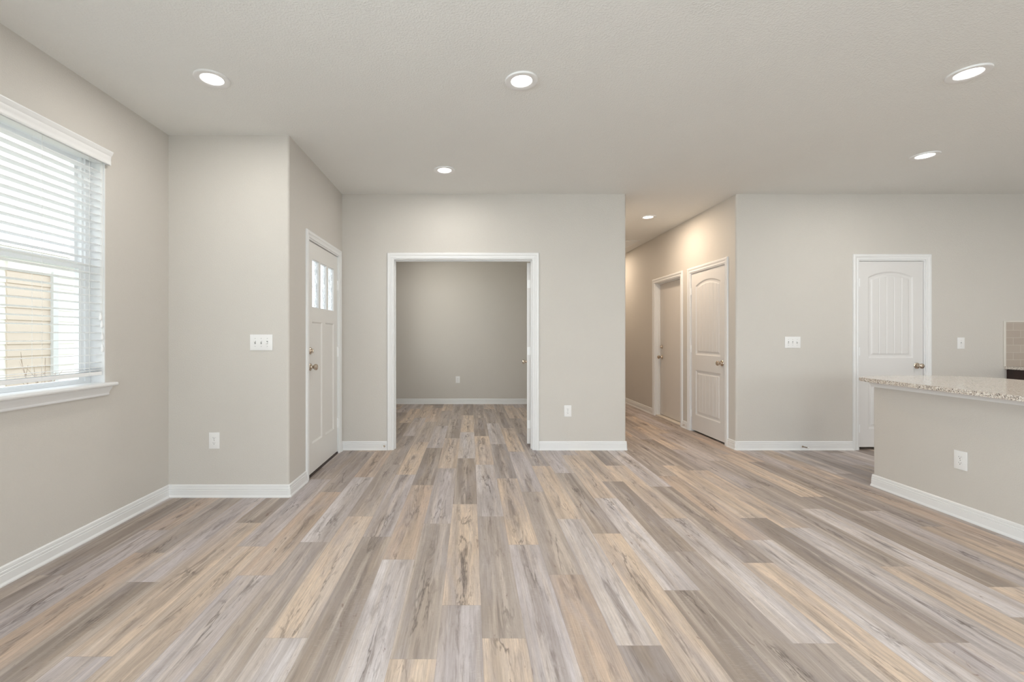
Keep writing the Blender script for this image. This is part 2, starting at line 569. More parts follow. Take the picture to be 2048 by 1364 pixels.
for k in range(-14, 42):
    xa, xb = x_first + k * PW, x_first + (k + 1) * PW
    xa, xb = max(xa, XL - 0.08), min(xb, XR + 0.05)
    if xb - xa < 0.004: continue
    if k in ROWS:
        zj, n0, tones = ROWS[k]
    else:
        zj, n0, tones = rnd.uniform(1.5, 2.7), 0, ''
    n = -6
    while zj + n * PL < 10.0:
        ya, yb = zj + n * PL, zj + (n + 1) * PL
        i = n - n0
        tone = tones[i] if 0 <= i < len(tones) else rnd.choice('TGMBLSOGM')
        n += 1
        ya_, yb_ = max(ya, YR - 0.05), min(yb, 9.5)
        if yb_ - ya_ < 0.01: continue
        vs = [bm.verts.new(p) for p in ((xa, ya_, 0), (xb, ya_, 0), (xb, yb_, 0), (xa, yb_, 0))]
        f = bm.faces.new(vs)
        for lp, q in zip(f.loops, ((0, (ya_ - ya) / PL), (1, (ya_ - ya) / PL), (1, (yb_ - ya) / PL), (0, (yb_ - ya) / PL))):
            lp[uvl].uv = q
        j = 1 + rnd.uniform(-0.05, 0.05)
        faces.append((tuple(cc * j for cc in TINT[tone]), (rnd.uniform(-40, 40), rnd.uniform(-40, 40), rnd.uniform(-40, 40))))
# underside and rim, so the floor has thickness
x0, x1, y0, y1 = XL - 0.15, XR + 0.15, YR - 0.15, 9.55
nplank = len(faces)
b0 = [bm.verts.new(p) for p in ((x0, y0, -0.12), (x1, y0, -0.12), (x1, y1, -0.12), (x0, y1, -0.12))]
b1 = [bm.verts.new(p) for p in ((x0, y0, -0.004), (x1, y0, -0.004), (x1, y1, -0.004), (x0, y1, -0.004))]
bm.faces.new(b0[::-1]); bm.faces.new(b1)
for i in range(4): bm.faces.new((b0[i], b0[(i + 1) % 4], b1[(i + 1) % 4], b1[i]))
me = bpy.data.meshes.new('floor')
bm.to_mesh(me)
bm.free()
while len(faces) < len(me.polygons): faces.append(((0.3, 0.27, 0.24), (0, 0, 0)))
ta = me.attributes.new('tint', 'FLOAT_COLOR', 'FACE')
sa = me.attributes.new('seed', 'FLOAT_VECTOR', 'FACE')
for i, (cc, ss) in enumerate(faces):
    ta.data[i].color = (*cc, 1)
    sa.data[i].vector = ss
me.materials.append(PLANK)
fo = bpy.data.objects.new('floor', me)
C.objects.link(fo)
struct(fo)

# ---- ceiling
mb = MB()
mb.box(XL - 0.15, YR - 0.15, H, XR + 0.15, 9.55, H + 0.12)
struct(mb.build('ceiling', CEIL))


# ---- walls
def wall_with_openings(name, axis, face, depth, a0, a1, openings):
    """a straight wall. axis 'x': wall runs along x with its face at y=face; axis 'y': runs along y, face at x=face.
    depth: signed thickness. openings: (b0, b1, z0, z1) along the run."""
    mb = MB()

    def bx(p, q, z0, z1):
        if q - p < 1e-4 or z1 - z0 < 1e-4: return
        if axis == 'x': mb.box(p, face, z0, q, face + depth, z1)
        else: mb.box(face, p, z0, face + depth, q, z1)
    cur = a0
    for (p, q, z0, z1) in sorted(openings):
        bx(cur, p, 0, H)
        bx(p, q, 0, z0)
        bx(p, q, z1, H)
        cur = q
    bx(cur, a1, 0, H)
    return struct(mb.build(name, WALL))


WIN = (1.90, 2.826, 0.922, 2.36)           # window_1 opening
wall_with_openings('wall_left', 'y', XL, -0.16, YR - 0.13, YE + 0.02, [WIN, (-1.5, 0.0, 0.922, 2.36)])

DH = 2.047
FD = (3.826, 4.715)      # front door opening (along y)
mb = MB()
mb.prism(rounded([(XL, YE), (XD, YE), (XD, FD[0]), (XD - T, FD[0]), (XD - T, YE + T), (XL, YE + T)], {1: BR}), 0, H)
struct(mb.build('wall_entry', WALL, smooth=40))
mb = MB()
mb.box(XD - T, FD[0], 2.065, XD, FD[1], H).box(XD - T, FD[1], 0, XD, YF, H)
struct(mb.build('wall_front_door', WALL))

OD = (-0.835, 0.677)     # office opening (along x)
mb = MB()
mb.box(XD - T, YF, 0, OD[0], YF + T, H).box(OD[0], YF, 2.06, OD[1], YF + T, H)
mb.prism(rounded([(OD[1], YF), (XH0, YF), (XH0, YHE), (XH0 - T, YHE), (XH0 - T, YF + T), (OD[1], YF + T)], {1: BR}), 0, H)
struct(mb.build('wall_far', WALL, smooth=40))
mb = MB(); mb.box(XD - T, YB, 0, XH0 - T, YB + T, H); struct(mb.build('wall_office_back', WALL))
wall_with_openings('wall_office_left', 'y', XD, -T, YF + T, YB, [(5.7, 7.3, 0.922, 2.36)])

DA = (5.038, 5.845)      # hall closet door
DG = (6.104, 6.977)      # hall door with deadbolt
mb = MB()
mb.prism(rounded([(XH1, YF), (4.165, YF), (4.165, YF + T), (XH1 + T, YF + T), (XH1 + T, DA[0]), (XH1, DA[0])], {0: BR}), 0, H)
mb.box(4.165, YF, 2.045, 4.887, YF + T, H).box(4.887, YF, 0, XR + T, YF + T, H)
struct(mb.build('wall_right', WALL, smooth=40))
wall_with_openings('wall_hall', 'y', XH1, T, DA[0], YHE, [(DA[0], DA[1], 0, 2.045), (DG[0], DG[1], 0, 2.045)])
mb = MB(); mb.box(XH0 - T, YHE, 0, XH1 + T, YHE + T, H); struct(mb.build('wall_hall_end', WALL))
wall_with_openings('wall_rear', 'x', YR, -T, XL - 0.16, XR + T, [(-1.15, 2.35, 0.06, 2.25), (4.0, 5.8, 0.92, 2.25)])
mb = MB(); mb.box(XR, YR - T, 0, XR + T, YF + T, H); struct(mb.build('wall_kitchen_side', WALL))
# closets behind the two closed doors stay dark
mb = MB(); mb.box(XH1 + T, 5.93, 0, XH1 + 1.0, 6.0, H).box(XH1 + 1.0, YF + T, 0, XH1 + 1.06, 6.0, H)
struct(mb.build('wall_closet', WALL))
mb = MB(); mb.box(XH1 + 1.2, 6.3, 0, 5.6, 6.36, H).box(5.6, YF + T, 0, 5.66, 6.36, H)
struct(mb.build('wall_pantry', WALL))
mb = MB(); mb.box(XH1 + 1.0, 6.6, 0, XH1 + 1.06, YHE, H); struct(mb.build('wall_garage', WALL))

# peninsula half wall
XP, YP = 3.29, 3.68
CT = 0.885
mb = MB()
mb.prism(rounded([(XP, 0.9), (XP, YP), (XP + 0.13, YP), (XP + 0.13, 0.9)], {1: BR, 2: BR}), 0, CT - 0.031)
struct(mb.build('wall_peninsula', WALL, smooth=40))

# ---- baseboards
BP = [(0, 0), (0.019, 0), (0.019, 0.007), (0.013, 0.018), (0.0125, 0.055), (0.0095, 0.0575), (0.0115, 0.061), (0.0115, 0.070),
      (0.0075, 0.0735), (0.0095, 0.077), (0.0085, 0.090), (0.003, 0.096), (0, 0.096)]


def base(name, path, side=1):
    mb = MB()
    mb.sweep([(p[0], p[1], 0) for p in path], BP, side=side)
    return struct(mb.build(name, TRIM))


CW = 0.06
base('baseboard_left', [(XL, YR), (XL, YE)], side=-1)
base('baseboard_entry', [(XL, YE), (XD - 0.004, YE), (XD, YE + 0.004), (XD, FD[0] - CW)], side=-1)
base('baseboard_front_door', [(XD, FD[1] + CW), (XD, YF)], side=-1)
base('baseboard_far_left', [(XD, YF), (OD[0] - CW, YF)], side=-1)
base('baseboard_far', [(OD[1] + CW, YF), (XH0 - 0.004, YF), (XH0, YF + 0.004), (XH0, YHE)], side=-1)
base('baseboard_office', [(XD, YB), (XH0 - T, YB)], side=-1)
base('baseboard_hall_end', [(XH1, YHE), (XH1, DG[1] + CW)], side=-1)
base('baseboard_hall', [(XH1, DG[0] - CW), (XH1, DA[1] + CW)], side=-1)
base('baseboard_right', [(XH1, DA[0] - CW), (XH1, YF + 0.004), (XH1 + 0.004, YF), (4.165 - CW, YF)], side=-1)
base('baseboard_kitchen', [(4.887 + CW, YF), (5.76, YF)], side=-1)
base('baseboard_peninsula', [(XP, 0.9), (XP, YP - 0.004), (XP + 0.004, YP), (XP + 0.13, YP)], side=1)
base('baseboard_rear', [(XR, YR), (2.35 + CW, YR)], side=-1)
base('baseboard_rear_left', [(-1.15 - CW, YR), (XL, YR)], side=-1)

# ---- door casings (trim_n): swept profile on three sides plus the jamb lining
CP = [(0, 0), (0, 0.009), (0.010, 0.012), (0.015, 0.0085), (0.028, 0.011), (0.034, 0.016), (0.050, 0.018), (0.057, 0.0145), (0.06, 0.009), (0.06, 0)]


def casing(name, axis, face, n, a0, a1, top, jamb, stop=None, floor0=0.0, both=False):
    """axis: direction of the run; n: +-1 outward normal along the other axis; jamb: depth of the lining behind the face"""
    mb = MB()
    faces_ = [(face, n)] + ([(face - n * T, -n)] if both else [])
    for fc, nn in faces_:
        if axis == 'x':
            up = (0, nn, 0); P = [(a0, fc, floor0), (a0, fc, top), (a1, fc, top), (a1, fc, floor0)]
        else:
            up = (nn, 0, 0); P = [(fc, a0, floor0), (fc, a0, top), (fc, a1, top), (fc, a1, floor0)]
        # outward side of the first leg is away from the opening
        d = Vector((0, 0, 1))
        s = Vector(up).cross(d)
        away = Vector((-1, 0, 0)) if axis == 'x' else Vector((0, -1, 0))
        mb.sweep(P, CP, up=up, side=1 if s.dot(away) > 0 else -1)
    jt = 0.012

    def bx(p, q, z0, z1, d0, d1):
        if axis == 'x': mb.box(p, face - n * d0, z0, q, face - n * d1, z1)
        else: mb.box(face - n * d0, p, z0, face - n * d1, q, z1)
    bx(a0 - 0.001, a0 + jt, floor0, top, -0.002, jamb)
    bx(a1 - jt, a1 + 0.001, floor0, top, -0.002, jamb)
    bx(a0 + jt, a1 - jt, top - jt, top + 0.001, -0.002, jamb)
    if stop is not None:
        s0, s1 = stop
        bx(a0 + jt, a0 + jt + 0.011, floor0, top - jt, s0, s1)
        bx(a1 - jt - 0.011, a1 - jt, floor0, top - jt, s0, s1)
        bx(a0 + jt + 0.011, a1 - jt - 0.011, top - jt - 0.011, top - jt, s0, s1)
    return struct(mb.build(name, TRIM, smooth=30))


casing('trim_1', 'y', XD, 1, FD[0], FD[1], 2.065, T, stop=(0.062, 0.10))
casing('trim_2', 'x', YF, -1, OD[0], OD[1], 2.06, T, stop=(0.045, 0.085), both=True)
casing('trim_3', 'y', XH1, -1, DA[0], DA[1], 2.045, T, stop=(0.050, 0.085))
casing('trim_4', 'y', XH1, -1, DG[0], DG[1], 2.045, T, stop=(0.055, 0.078))
casing('trim_5', 'x', YF, -1, 4.165, 4.887, 2.045, T, stop=(0.050, 0.085))


# ---- doors
def lev(x, z, w_, panels, w_groove=0.081):
    """surface depth of a moulded two-panel plank door at (x, z)"""
    for (x0, x1, z0, z1, arch) in panels:
        d = min(x - x0, x1 - x, z - z0)
        if arch > 0:
            hw = (x1 - x0) / 2
            R_ = (hw * hw + arch * arch) / (2 * arch)
            cx, cz = (x0 + x1) / 2, z1 - R_
            d = min(d, R_ - math.hypot(x - cx, z - cz))
        else:
            d = min(d, z1 - z)
        if d > 0:
            if d < 0.009: return -0.009 * d / 0.009
            if d < 0.034: return -0.009 - 0.0015 * (d - 0.009) / 0.025
            if d < 0.046: return -0.0105 + 0.007 * (d - 0.034) / 0.012
            h = -0.0035
            q = (x - (x0 + x1) / 2) / w_groove + 0.5
            g_ = abs((q % 1.0) - 0.0)
            g_ = min(g_, 1 - g_) * w_groove
            if g_ < 0.005: h -= 0.0045 * (1 - g_ / 0.005)
            return h
    return 0.0


def moulded_leaf(wd, ht, z0, both=True, th=0.035, step=0.006):
    """leaf with origin at its hinge-side bottom corner; x = width, y = -th..0 (front face at y=0 looking to +y)"""
    arch = 0.058
    panels = [(0.106, wd - 0.106, 0.99 - z0, 1.917 - z0, arch), (0.106, wd - 0.106, 0.227 - z0, 0.792 - z0, 0)]
    bm = bmesh.new()
    nx, nz = int(wd / step * 2), int((ht - z0) / step)

    def sheet(y, sgn):
        vs = [[None] * (nz + 1) for _ in range(nx + 1)]
        for i in range(nx + 1):
            for j in range(nz + 1):
                x, z = wd * i / nx, (ht - z0) * j / nz
                vs[i][j] = bm.verts.new((x, y + sgn * lev(x, z, wd, panels), z + z0))
        for i in range(nx):
            for j in range(nz):
                q = (vs[i][j], vs[i + 1][j], vs[i + 1][j + 1], vs[i][j + 1])
                bm.faces.new(q if sgn < 0 else q[::-1])
        rim = [vs[i][0] for i in range(nx)] + [vs[nx][j] for j in range(nz)] + [vs[i][nz] for i in range(nx, 0, -1)] + [vs[0][j] for j in range(nz, 0, -1)]
        return rim
    ra = sheet(0.0, 1)
    rb = sheet(-th, -1)
    n = len(ra)
    for i in range(n):
        bm.faces.new((ra[i], ra[(i + 1) % n], rb[(i + 1) % n], rb[i]))
    bmesh.ops.recalc_face_normals(bm, faces=bm.faces)
    for f in bm.faces: f.smooth = True
    for e in bm.edges:
        if len(e.link_faces) == 2 and e.calc_face_angle(0) > math.radians(50): e.smooth = False
    me = bpy.data.meshes.new('door')
    bm.to_mesh(me)
    bm.free()
    me.materials.append(DOORP)
    return me


def aim(loc, d):
    """matrix taking local z to direction d at loc"""
    d = Vector(d).normalized()
    return Matrix.Translation(loc) @ d.to_track_quat('Z', 'Y').to_matrix().to_4x4()


KNOB = [(0.0, 0.0), (0.033, 0.0), (0.033, 0.004), (0.029, 0.009), (0.016, 0.012), (0.0125, 0.020), (0.0125, 0.028), (0.017, 0.033),
        (0.0245, 0.040), (0.0275, 0.049), (0.0265, 0.058), (0.021, 0.064), (0.010, 0.067), (0.0, 0.067)]


def knob(parent, loc, d, name='door_knob'):
    mb = MB(); mb.lathe(KNOB, 32, aim(loc, d))
    return mb.build(name, NICKEL, parent, smooth=35)


def deadbolt(parent, loc, d):
    mt = aim(loc, d)
    mb = MB(); mb.lathe([(0, 0), (0.031, 0), (0.031, 0.006), (0.026, 0.012), (0.012, 0.013), (0.010, 0.018), (0, 0.018)], 28, mt)
    o = mb.build('deadbolt', NICKEL, parent, smooth=35)
    mb = MB()
    mb.box(-0.006, -0.018, 0.0185, 0.006, 0.018, 0.031, bevel=0.003)
    mb.bm.transform(mt)
    mb.build('thumb_turn', NICKEL, o, smooth=35)
    return o


def hinge(parent, x, y, z, r=0.006, h=0.089, mat=None):
    mb = MB()
    mb.lathe([(0, -h / 2 - 0.004), (0.004, -h / 2 - 0.002), (r, -h / 2), (r, h / 2), (0.004, h / 2 + 0.002), (0, h / 2 + 0.004)], 12, Matrix.Translation((x, y, z)))
    for k in (-1, 0, 1):
        mb.lathe([(r + 0.0008, k * 0.028 - 0.0125), (r + 0.0008, k * 0.028 + 0.0125)], 12, Matrix.Translation((x, y, z)))
    # leaf plates to either side of the pin
    mb.box(x - 0.016, y - 0.0035, z - h / 2, x + 0.016, y - 0.0015, z + h / 2)
    return mb.build('hinge', mat or VINYL, parent, smooth=35)


def place_leaf(name, me, M4):
    o = bpy.data.objects.new(name, me)
    C.objects.link(o)
    o.matrix_world = M4
    return struct(o)


def basis(origin, ex, ey):
    """local x -> ex, local y -> ey (world unit vectors), z up"""
    ex, ey = Vector(ex), Vector(ey)
    M4 = Matrix((ex.to_4d(), ey.to_4d(), Vector((0, 0, 1, 0)), Vector((0, 0, 0, 1)))).transposed()
    M4[0][3], M4[1][3], M4[2][3] = origin
    M4[3][0] = M4[3][1] = M4[3][2] = 0; M4[3][3] = 1
    for i in range(3):
        pass
    return M4


def mat_rot(origin, rz):
    return Matrix.Translation(origin) @ Matrix.Rotation(rz, 4, 'Z')


# pantry door (right wall): front looks to -y. local x must run so that front (+y local) = -y world -> rotate 180 deg
wd = 4.887 - 4.165 - 0.03
me = moulded_leaf(wd, 2.030, 0.030)
d5 = place_leaf('door_4', me, mat_rot((4.887 - 0.015, YF + 0.010, 0), math.pi))
knob(d5, (0.065, 0.0, 0.905), (0, 1, 0))
for z in (1.80, 1.06, 0.23): hinge(d5, wd + 0.004, 0.0065, z)
# hall closet door: wall face x=XH1, front looks to -x; local y -> -x : rotate +90deg, local x -> +y
wd = DA[1] - DA[0] - 0.03
me = moulded_leaf(wd, 2.030, 0.022)
d3 = place_leaf('door_2', me, mat_rot((XH1 + 0.010, DA[0] + 0.015, 0), math.pi / 2))
knob(d3, (0.068, 0.0, 0.915), (0, 1, 0))
for z in (1.80, 1.06, 0.23): hinge(d3, wd + 0.004, 0.0065, z)
# flush hall door with deadbolt, set back in its jamb
wd = DG[1] - DG[0] - 0.03
mb = MB(); mb.box(0, -0.044, 0.025, wd, 0, 2.030, bevel=0.002)
o = mb.build('door_3', plain('grey_white_door_enamel', (0.66, 0.63, 0.60), 0.4), None)
o.matrix_world = mat_rot((XH1 + 0.079, DG[0] + 0.015, 0), math.pi / 2)
struct(o)
knob(o, (wd - 0.07, 0.0, 0.905), (0, 1, 0))
deadbolt(o, (wd - 0.07, 0.0, 1.06), (0, 1, 0))
mb = MB(); mb.box(0.0, -0.06, 0.0, wd, 0.07, 0.016, bevel=0.004)
mb.build('threshold', PALESILL, o)
# double doors of the office, swung into the office
wd = (OD[1] - OD[0]) / 2 - 0.016
me = moulded_leaf(wd, 2.035, 0.035, step=0.0075)
hy = YF + T + 0.014
right = place_leaf('door_5', me, mat_rot((OD[1] - 0.053, YF + T + 0.010, 0), math.radians(82)))
knob(right, (wd - 0.065, 0.0, 0.905), (0, 1, 0))
knob(right, (wd - 0.065, -0.035, 0.905), (0, -1, 0))
left = place_leaf('door_6', me, mat_rot((OD[0] + 0.010, hy, 0), math.radians(90 + 22)))
left.scale = (1, -1, 1)
left.rotation_euler = (0, 0, math.radians(130))
left.location = (OD[0] + 0.006, YF + T + 0.045, 0)
knob(left, (wd - 0.065, 0.0, 0.905), (0, 1, 0))
knob(left, (wd - 0.065, -0.035, 0.905), (0, -1, 0))
for lf in (right, left):
    for z in (1.80, 1.06, 0.25):
        mb = MB()
        mb.box(-0.0022, -0.034, z - 0.045, -0.0002, -0.004, z + 0.045)
        mb.box(-0.0022, -0.050, z - 0.045, -0.0002, -0.034, z + 0.045)
        mb.lathe([(0.0065, -0.045), (0.0065, 0.045)], 12, Matrix.Translation((0.004, -0.043, z)))
        mb.build('hinge', VINYL, lf)

# front door: three lites over two flat panels. local x from far hinge side? front looks to +x world
wd = FD[1] - FD[0] - 0.03
th = 0.044
mb = MB()
# local: x along world +y (0 = near side), y: front face at y=0 looks to -y local; rotate so -y local -> +x world
L0, L1 = 0.115, wd - 0.115        # inside of the stiles
LZ0, LZ1 = 1.475, 1.905           # lites
PZ0, PZ1 = 0.275, 1.352           # panels
mb.box(0, 0, 0.022, L0, th, 2.048, bevel=0.0)
mb.box(L1, 0, 0.022, wd, th, 2.048)
mb.box(L0, 0, LZ1, L1, th, 2.048)
mb.box(L0, 0, PZ1, L1, th, LZ0)
mb.box(L0, 0, 0.022, L1, th, PZ0)
cm = wd / 2
mb.box(cm - 0.045, 0, PZ0, cm + 0.045, th, PZ1)
lw = (L1 - L0 - 2 * 0.035) / 3
for i in (1, 2):
    q = L0 + i * lw + (i - 1) * 0.035
    mb.box(q, 0, LZ0, q + 0.035, th, LZ1)
for (p, q) in ((L0, cm - 0.045), (cm + 0.045, L1)):
    mb.box(p, 0.010, PZ0, q, th - 0.010, PZ1)
    # sloped sticking round the panel
    pr = [(0, 0.0), (0.014, 0.010), (0, 0.012)]
    mb.sweep([(p, 0, PZ0), (q, 0, PZ0)], pr, up=(0, 1, 0), side=-1)
    mb.sweep([(p, 0, PZ1), (q, 0, PZ1)], pr, up=(0, 1, 0), side=1)
    mb.sweep([(p, 0, PZ0), (p, 0, PZ1)], pr, up=(0, 1, 0), side=1)
    mb.sweep([(q, 0, PZ0), (q, 0, PZ1)], pr, up=(0, 1, 0), side=-1)
d1 = mb.build('door_1', plain('white_front_door_enamel', (0.74, 0.73, 0.71), 0.36), None)
d1.matrix_world = mat_rot((XD - 0.012, FD[0] + 0.015, 0), math.pi / 2)
struct(d1)
for i in range(3):
    q = L0 + i * (lw + 0.035)
    mb = MB(); mb.box(q + 0.001, 0.019, LZ0 + 0.001, q + lw - 0.001, 0.025, LZ1 - 0.001)
    gp = mb.build('glass_pane', RAIN, d1)
    mb = MB()
    bw = 0.007
    mb.box(q, 0.006, LZ0, q + bw, 0.0185, LZ1).box(q + lw - bw, 0.006, LZ0, q + lw, 0.0185, LZ1)
    mb.box(q + bw, 0.006, LZ0, q + lw - bw, 0.0185, LZ0 + bw).box(q + bw, 0.006, LZ1 - bw, q + lw - bw, 0.0185, LZ1)
    mb.build('glazing_bead', TRIM, d1)
knob(d1, (0.062, 0.0, 0.955), (0, -1, 0))
deadbolt(d1, (0.062, 0.0, 1.095), (0, -1, 0))
for z in (1.75, 1.06, 0.32):
    mb = MB()
    mb.lathe([(0, -0.055), (0.0075, -0.05), (0.0075, 0.05), (0, 0.055)], 12, Matrix.Translation((wd + 0.004, -0.006, z)))
    mb.box(wd - 0.010, -0.002, z - 0.05, wd + 0.016, 0.001, z + 0.05)
    mb.build('hinge', VINYL, d1, smooth=35)
mb = MB(); mb.box(-0.002, -0.008, 0.0, wd + 0.002, 0.09, 0.018, bevel=0.003)
mb.build('threshold', BRONZE, d1)
mb = MB(); mb.box(0.004, 0.003, 0.0185, wd - 0.004, 0.030, 0.026)
mb.build('door_sweep', BRONZE, d1)

# ---- window_1: vinyl single-hung window set in the left wall
y0, y1, z0, z1 = WIN
wx = XL - 0.085          # room-side face of the vinyl frame
wnd = bpy.data.objects.new('window_1', None); C.objects.link(wnd); wnd.location = (XL, (y0 + y1) / 2, z0); struct(wnd)


def wpart(mb, name, mat, smooth=None):
    o = mb.build(name, mat, None, smooth)
    o.data.transform(Matrix.Translation(-Vector(wnd.location)))
    o.parent = wnd
    return o


fw = 0.045
mb = MB()
mb.box(wx - 0.07, y0, z0, wx, y0 + fw, z1).box(wx - 0.07, y1 - fw, z0, wx, y1, z1)
mb.box(wx - 0.07, y0 + fw, z0, wx, y1 - fw, z0 + 0.022).box(wx - 0.07, y0 + fw, z1 - 0.04, wx, y1 - fw, z1)
mb.box(wx - 0.045, y1 - fw - 0.014, z0 + 0.022, wx - 0.012, y1 - fw, z1 - 0.04)
mb.box(wx - 0.045, y0 + fw, z0 + 0.022, wx - 0.012, y0 + fw + 0.014, z1 - 0.04)
wpart(mb, 'window_frame', VINYL)
zm = 1.655
for nm, za, zb, xx in (('lower_sash', z0 + 0.015, zm + 0.02, wx - 0.010), ('upper_sash', zm - 0.02, z1 - 0.035, wx - 0.038)):
    a, b_ = y0 + fw - 0.005, y1 - fw + 0.005
    mb = MB()
    s = 0.040
    sb = 0.022 if nm == 'lower_sash' else 0.048
    mb.box(xx - 0.026, a, za, xx, a + s, zb).box(xx - 0.026, b_ - s, za, xx, b_, zb)
    mb.box(xx - 0.026, a + s, za, xx, b_ - s, za + sb).box(xx - 0.026, a + s, zb - s, xx, b_ - s, zb)
    so = wpart(mb, nm, VINYL)
    mb = MB(); mb.box(xx - 0.016, a + s - 0.002, za + sb - 0.002, xx - 0.010, b_ - s + 0.002, zb - s + 0.002)
    g_ = mb.build('pane', GLASS, None)
    g_.data.transform(Matrix.Translation(-Vector(wnd.location)))
    g_.parent = so
mb = MB()
mb.box(wx + 0.0005, y1 - 0.005, z0 + 0.010, XL + 0.0008, y1 + 0.0005, z1).box(wx + 0.0005, y0 - 0.0005, z0 + 0.010, XL + 0.0008, y0 + 0.005, z1)
mb.box(wx + 0.0005, y0 + 0.005, z1 - 0.005, XL + 0.0008, y1 - 0.005, z1 + 0.0005)
wpart(mb, 'jamb_lining', TRIM)
# stool and apron
mb = MB()
mb.sweep([(XL - 0.085, y0 - 0.035, z0), (XL - 0.085, y1 + 0.035, z0)],
         [(0.085 + 0.0, -0.001), (0.085, 0.001)][:0] or
         [(0.088, -0.012), (0.135, -0.012), (0.141, -0.008), (0.143, -0.001), (0.141, 0.006), (0.135, 0.010), (0.088, 0.010)], side=-1)
mb.box(XL - 0.086, y0 + 0.001, z0 - 0.011, XL + 0.0035, y1 - 0.001, z0 + 0.0098)
wpart(mb, 'window_sill', TRIM, 30)
mb = MB()
AP = [(0, 0), (0.013, 0.0), (0.016, 0.006), (0.014, 0.014), (0.019, 0.024), (0.023, 0.032), (0.033, 0.044), (0.036, 0.054), (0.036, 0.058), (0, 0.058)]
mb.sweep([(XL, y0 - 0.015, z0 - 0.0705), (XL, y1 + 0.015, z0 - 0.0705)], AP, side=-1)
wpart(mb, 'apron', TRIM, 30)

# openings added behind the camera for the fill lights, plus the office window
for nm, ax, (a, b_, za, zb) in (('added_window_2', 'y', (-1.5, 0.0, 0.922, 2.36)), ('added_window_3', 'x', (-1.15, 2.35, 0.06, 2.25)),
                                ('added_window_4', 'x', (4.0, 5.8, 0.92, 2.25)), ('window_5', 'yo', (5.7, 7.3, 0.922, 2.36))):
    mb = MB(); mg = MB()

    def bx(m_, p, q, z0_, z1_, d0, d1):
        if ax == 'x': m_.box(p, YR - d0, z0_, q, YR - d1, z1_)
        else:
            xf = XD if ax == 'yo' else XL
            m_.box(xf - d0, p, z0_, xf - d1, q, z1_)
    s = 0.05
    bx(mb, a, a + s, za, zb, 0.04, 0.10); bx(mb, b_ - s, b_, za, zb, 0.04, 0.10)
    bx(mb, a + s, b_ - s, za, za + s, 0.04, 0.10); bx(mb, a + s, b_ - s, zb - s, zb, 0.04, 0.10)
    md = (a + b_) / 2
    bx(mb, md - 0.03, md + 0.03, za + s, zb - s, 0.04, 0.10)
    fo_ = mb.build(nm, VINYL); struct(fo_)
    bx(mg, a + s, md - 0.03, za + s, zb - s, 0.065, 0.071)
    mg.build('pane', GLASS, fo_)
    mg = MB()
    bx(mg, md + 0.03, b_ - s, za + s, zb - s, 0.065, 0.071)
    mg.build('pane', GLASS, fo_)

# ---- horizontal blind hung in the window
bl = thing('window_blind', 'white horizontal slat blind with open slats hanging in the window on the left wall', 'blind', (XL - 0.035, y1 - 0.02, z0))
BL = Vector(bl.location)


def bpart(mb, name, mat, parent=None, smooth=None):
    o = mb.build(name, mat, None, smooth)
    o.data.transform(Matrix.Translation(-BL))
    o.parent = parent or bl
    return o


ya, yb = y0 + 0.006, y1 - 0.006
mb = MB(); mb.box(XL - 0.062, ya, 2.305, XL - 0.006, yb, 2.352, bevel=0.002); bpart(mb, 'headrail', SLATM)
mb = MB()
VP = [(0, 0.0), (0.010, 0.0), (0.012, 0.006), (0.010, 0.012), (0.012, 0.030), (0.016, 0.040), (0.016, 0.052), (0.024, 0.062), (0.026, 0.068), (0.030, 0.074), (0.030, 0.080), (0.0, 0.080)]
mb.sweep([(XL - 0.001, y0 - 0.004, 2.298), (XL + 0.010, y0 - 0.004, 2.298)][:0] or
         [(XL + 0.022, y0 - 0.002, 2.296), (XL + 0.022, y1 + 0.002, 2.296)], VP, side=-1)
mb.box(XL + 0.0005, y1 - 0.006, 2.296, XL + 0.030, y1 + 0.012, 2.376, bevel=0.002)
mb.box(XL + 0.0005, y0 - 0.012, 2.296, XL + 0.030, y0 + 0.006, 2.376, bevel=0.002)
bpart(mb, 'valance', TRIM, smooth=30)
mb = MB()
pitch = 0.0456
nsl = 29
tilt = math.radians(4)
xm = XL - 0.036
for i in range(nsl):
    zc = 2.245 - i * pitch if i < 27 else 1.026 - (i - 27) * 0.014
    if zc < 1.005: break
    # gently crowned slat
    prof = []
    for k in range(5):
        u = -1 + k * 0.5
        prof.append((0.0248 * u, 0.0012 * (1 - u * u) + 0.0013))
    for k in range(4, -1, -1):
        u = -1 + k * 0.5
        prof.append((0.0248 * u, 0.0012 * (1 - u * u) - 0.0013))
    ct, st = math.cos(tilt), math.sin(tilt)
    prof = [(p * ct - q * st, p * st + q * ct) for p, q in prof]
    mb.sweep([(xm, ya + 0.003, zc), (xm, yb - 0.003, zc)], prof, side=-1)
    zlast = zc
bpart(mb, 'slats', SLATM)
mb = MB(); mb.box(xm - 0.0255, ya + 0.002, 0.979, xm + 0.0255, yb - 0.002, 1.002, bevel=0.004); bpart(mb, 'bottom_rail', SLATM)
for yy in (2.02, 2.42, 2.72):
    mb = MB()
    for xx in (xm - 0.027, xm + 0.027):
        mb.tube([(xx, yy, 2.31), (xx, yy, 0.985)], 0.0008, 5)
    bpart(mb, 'ladder_cord', CORD)
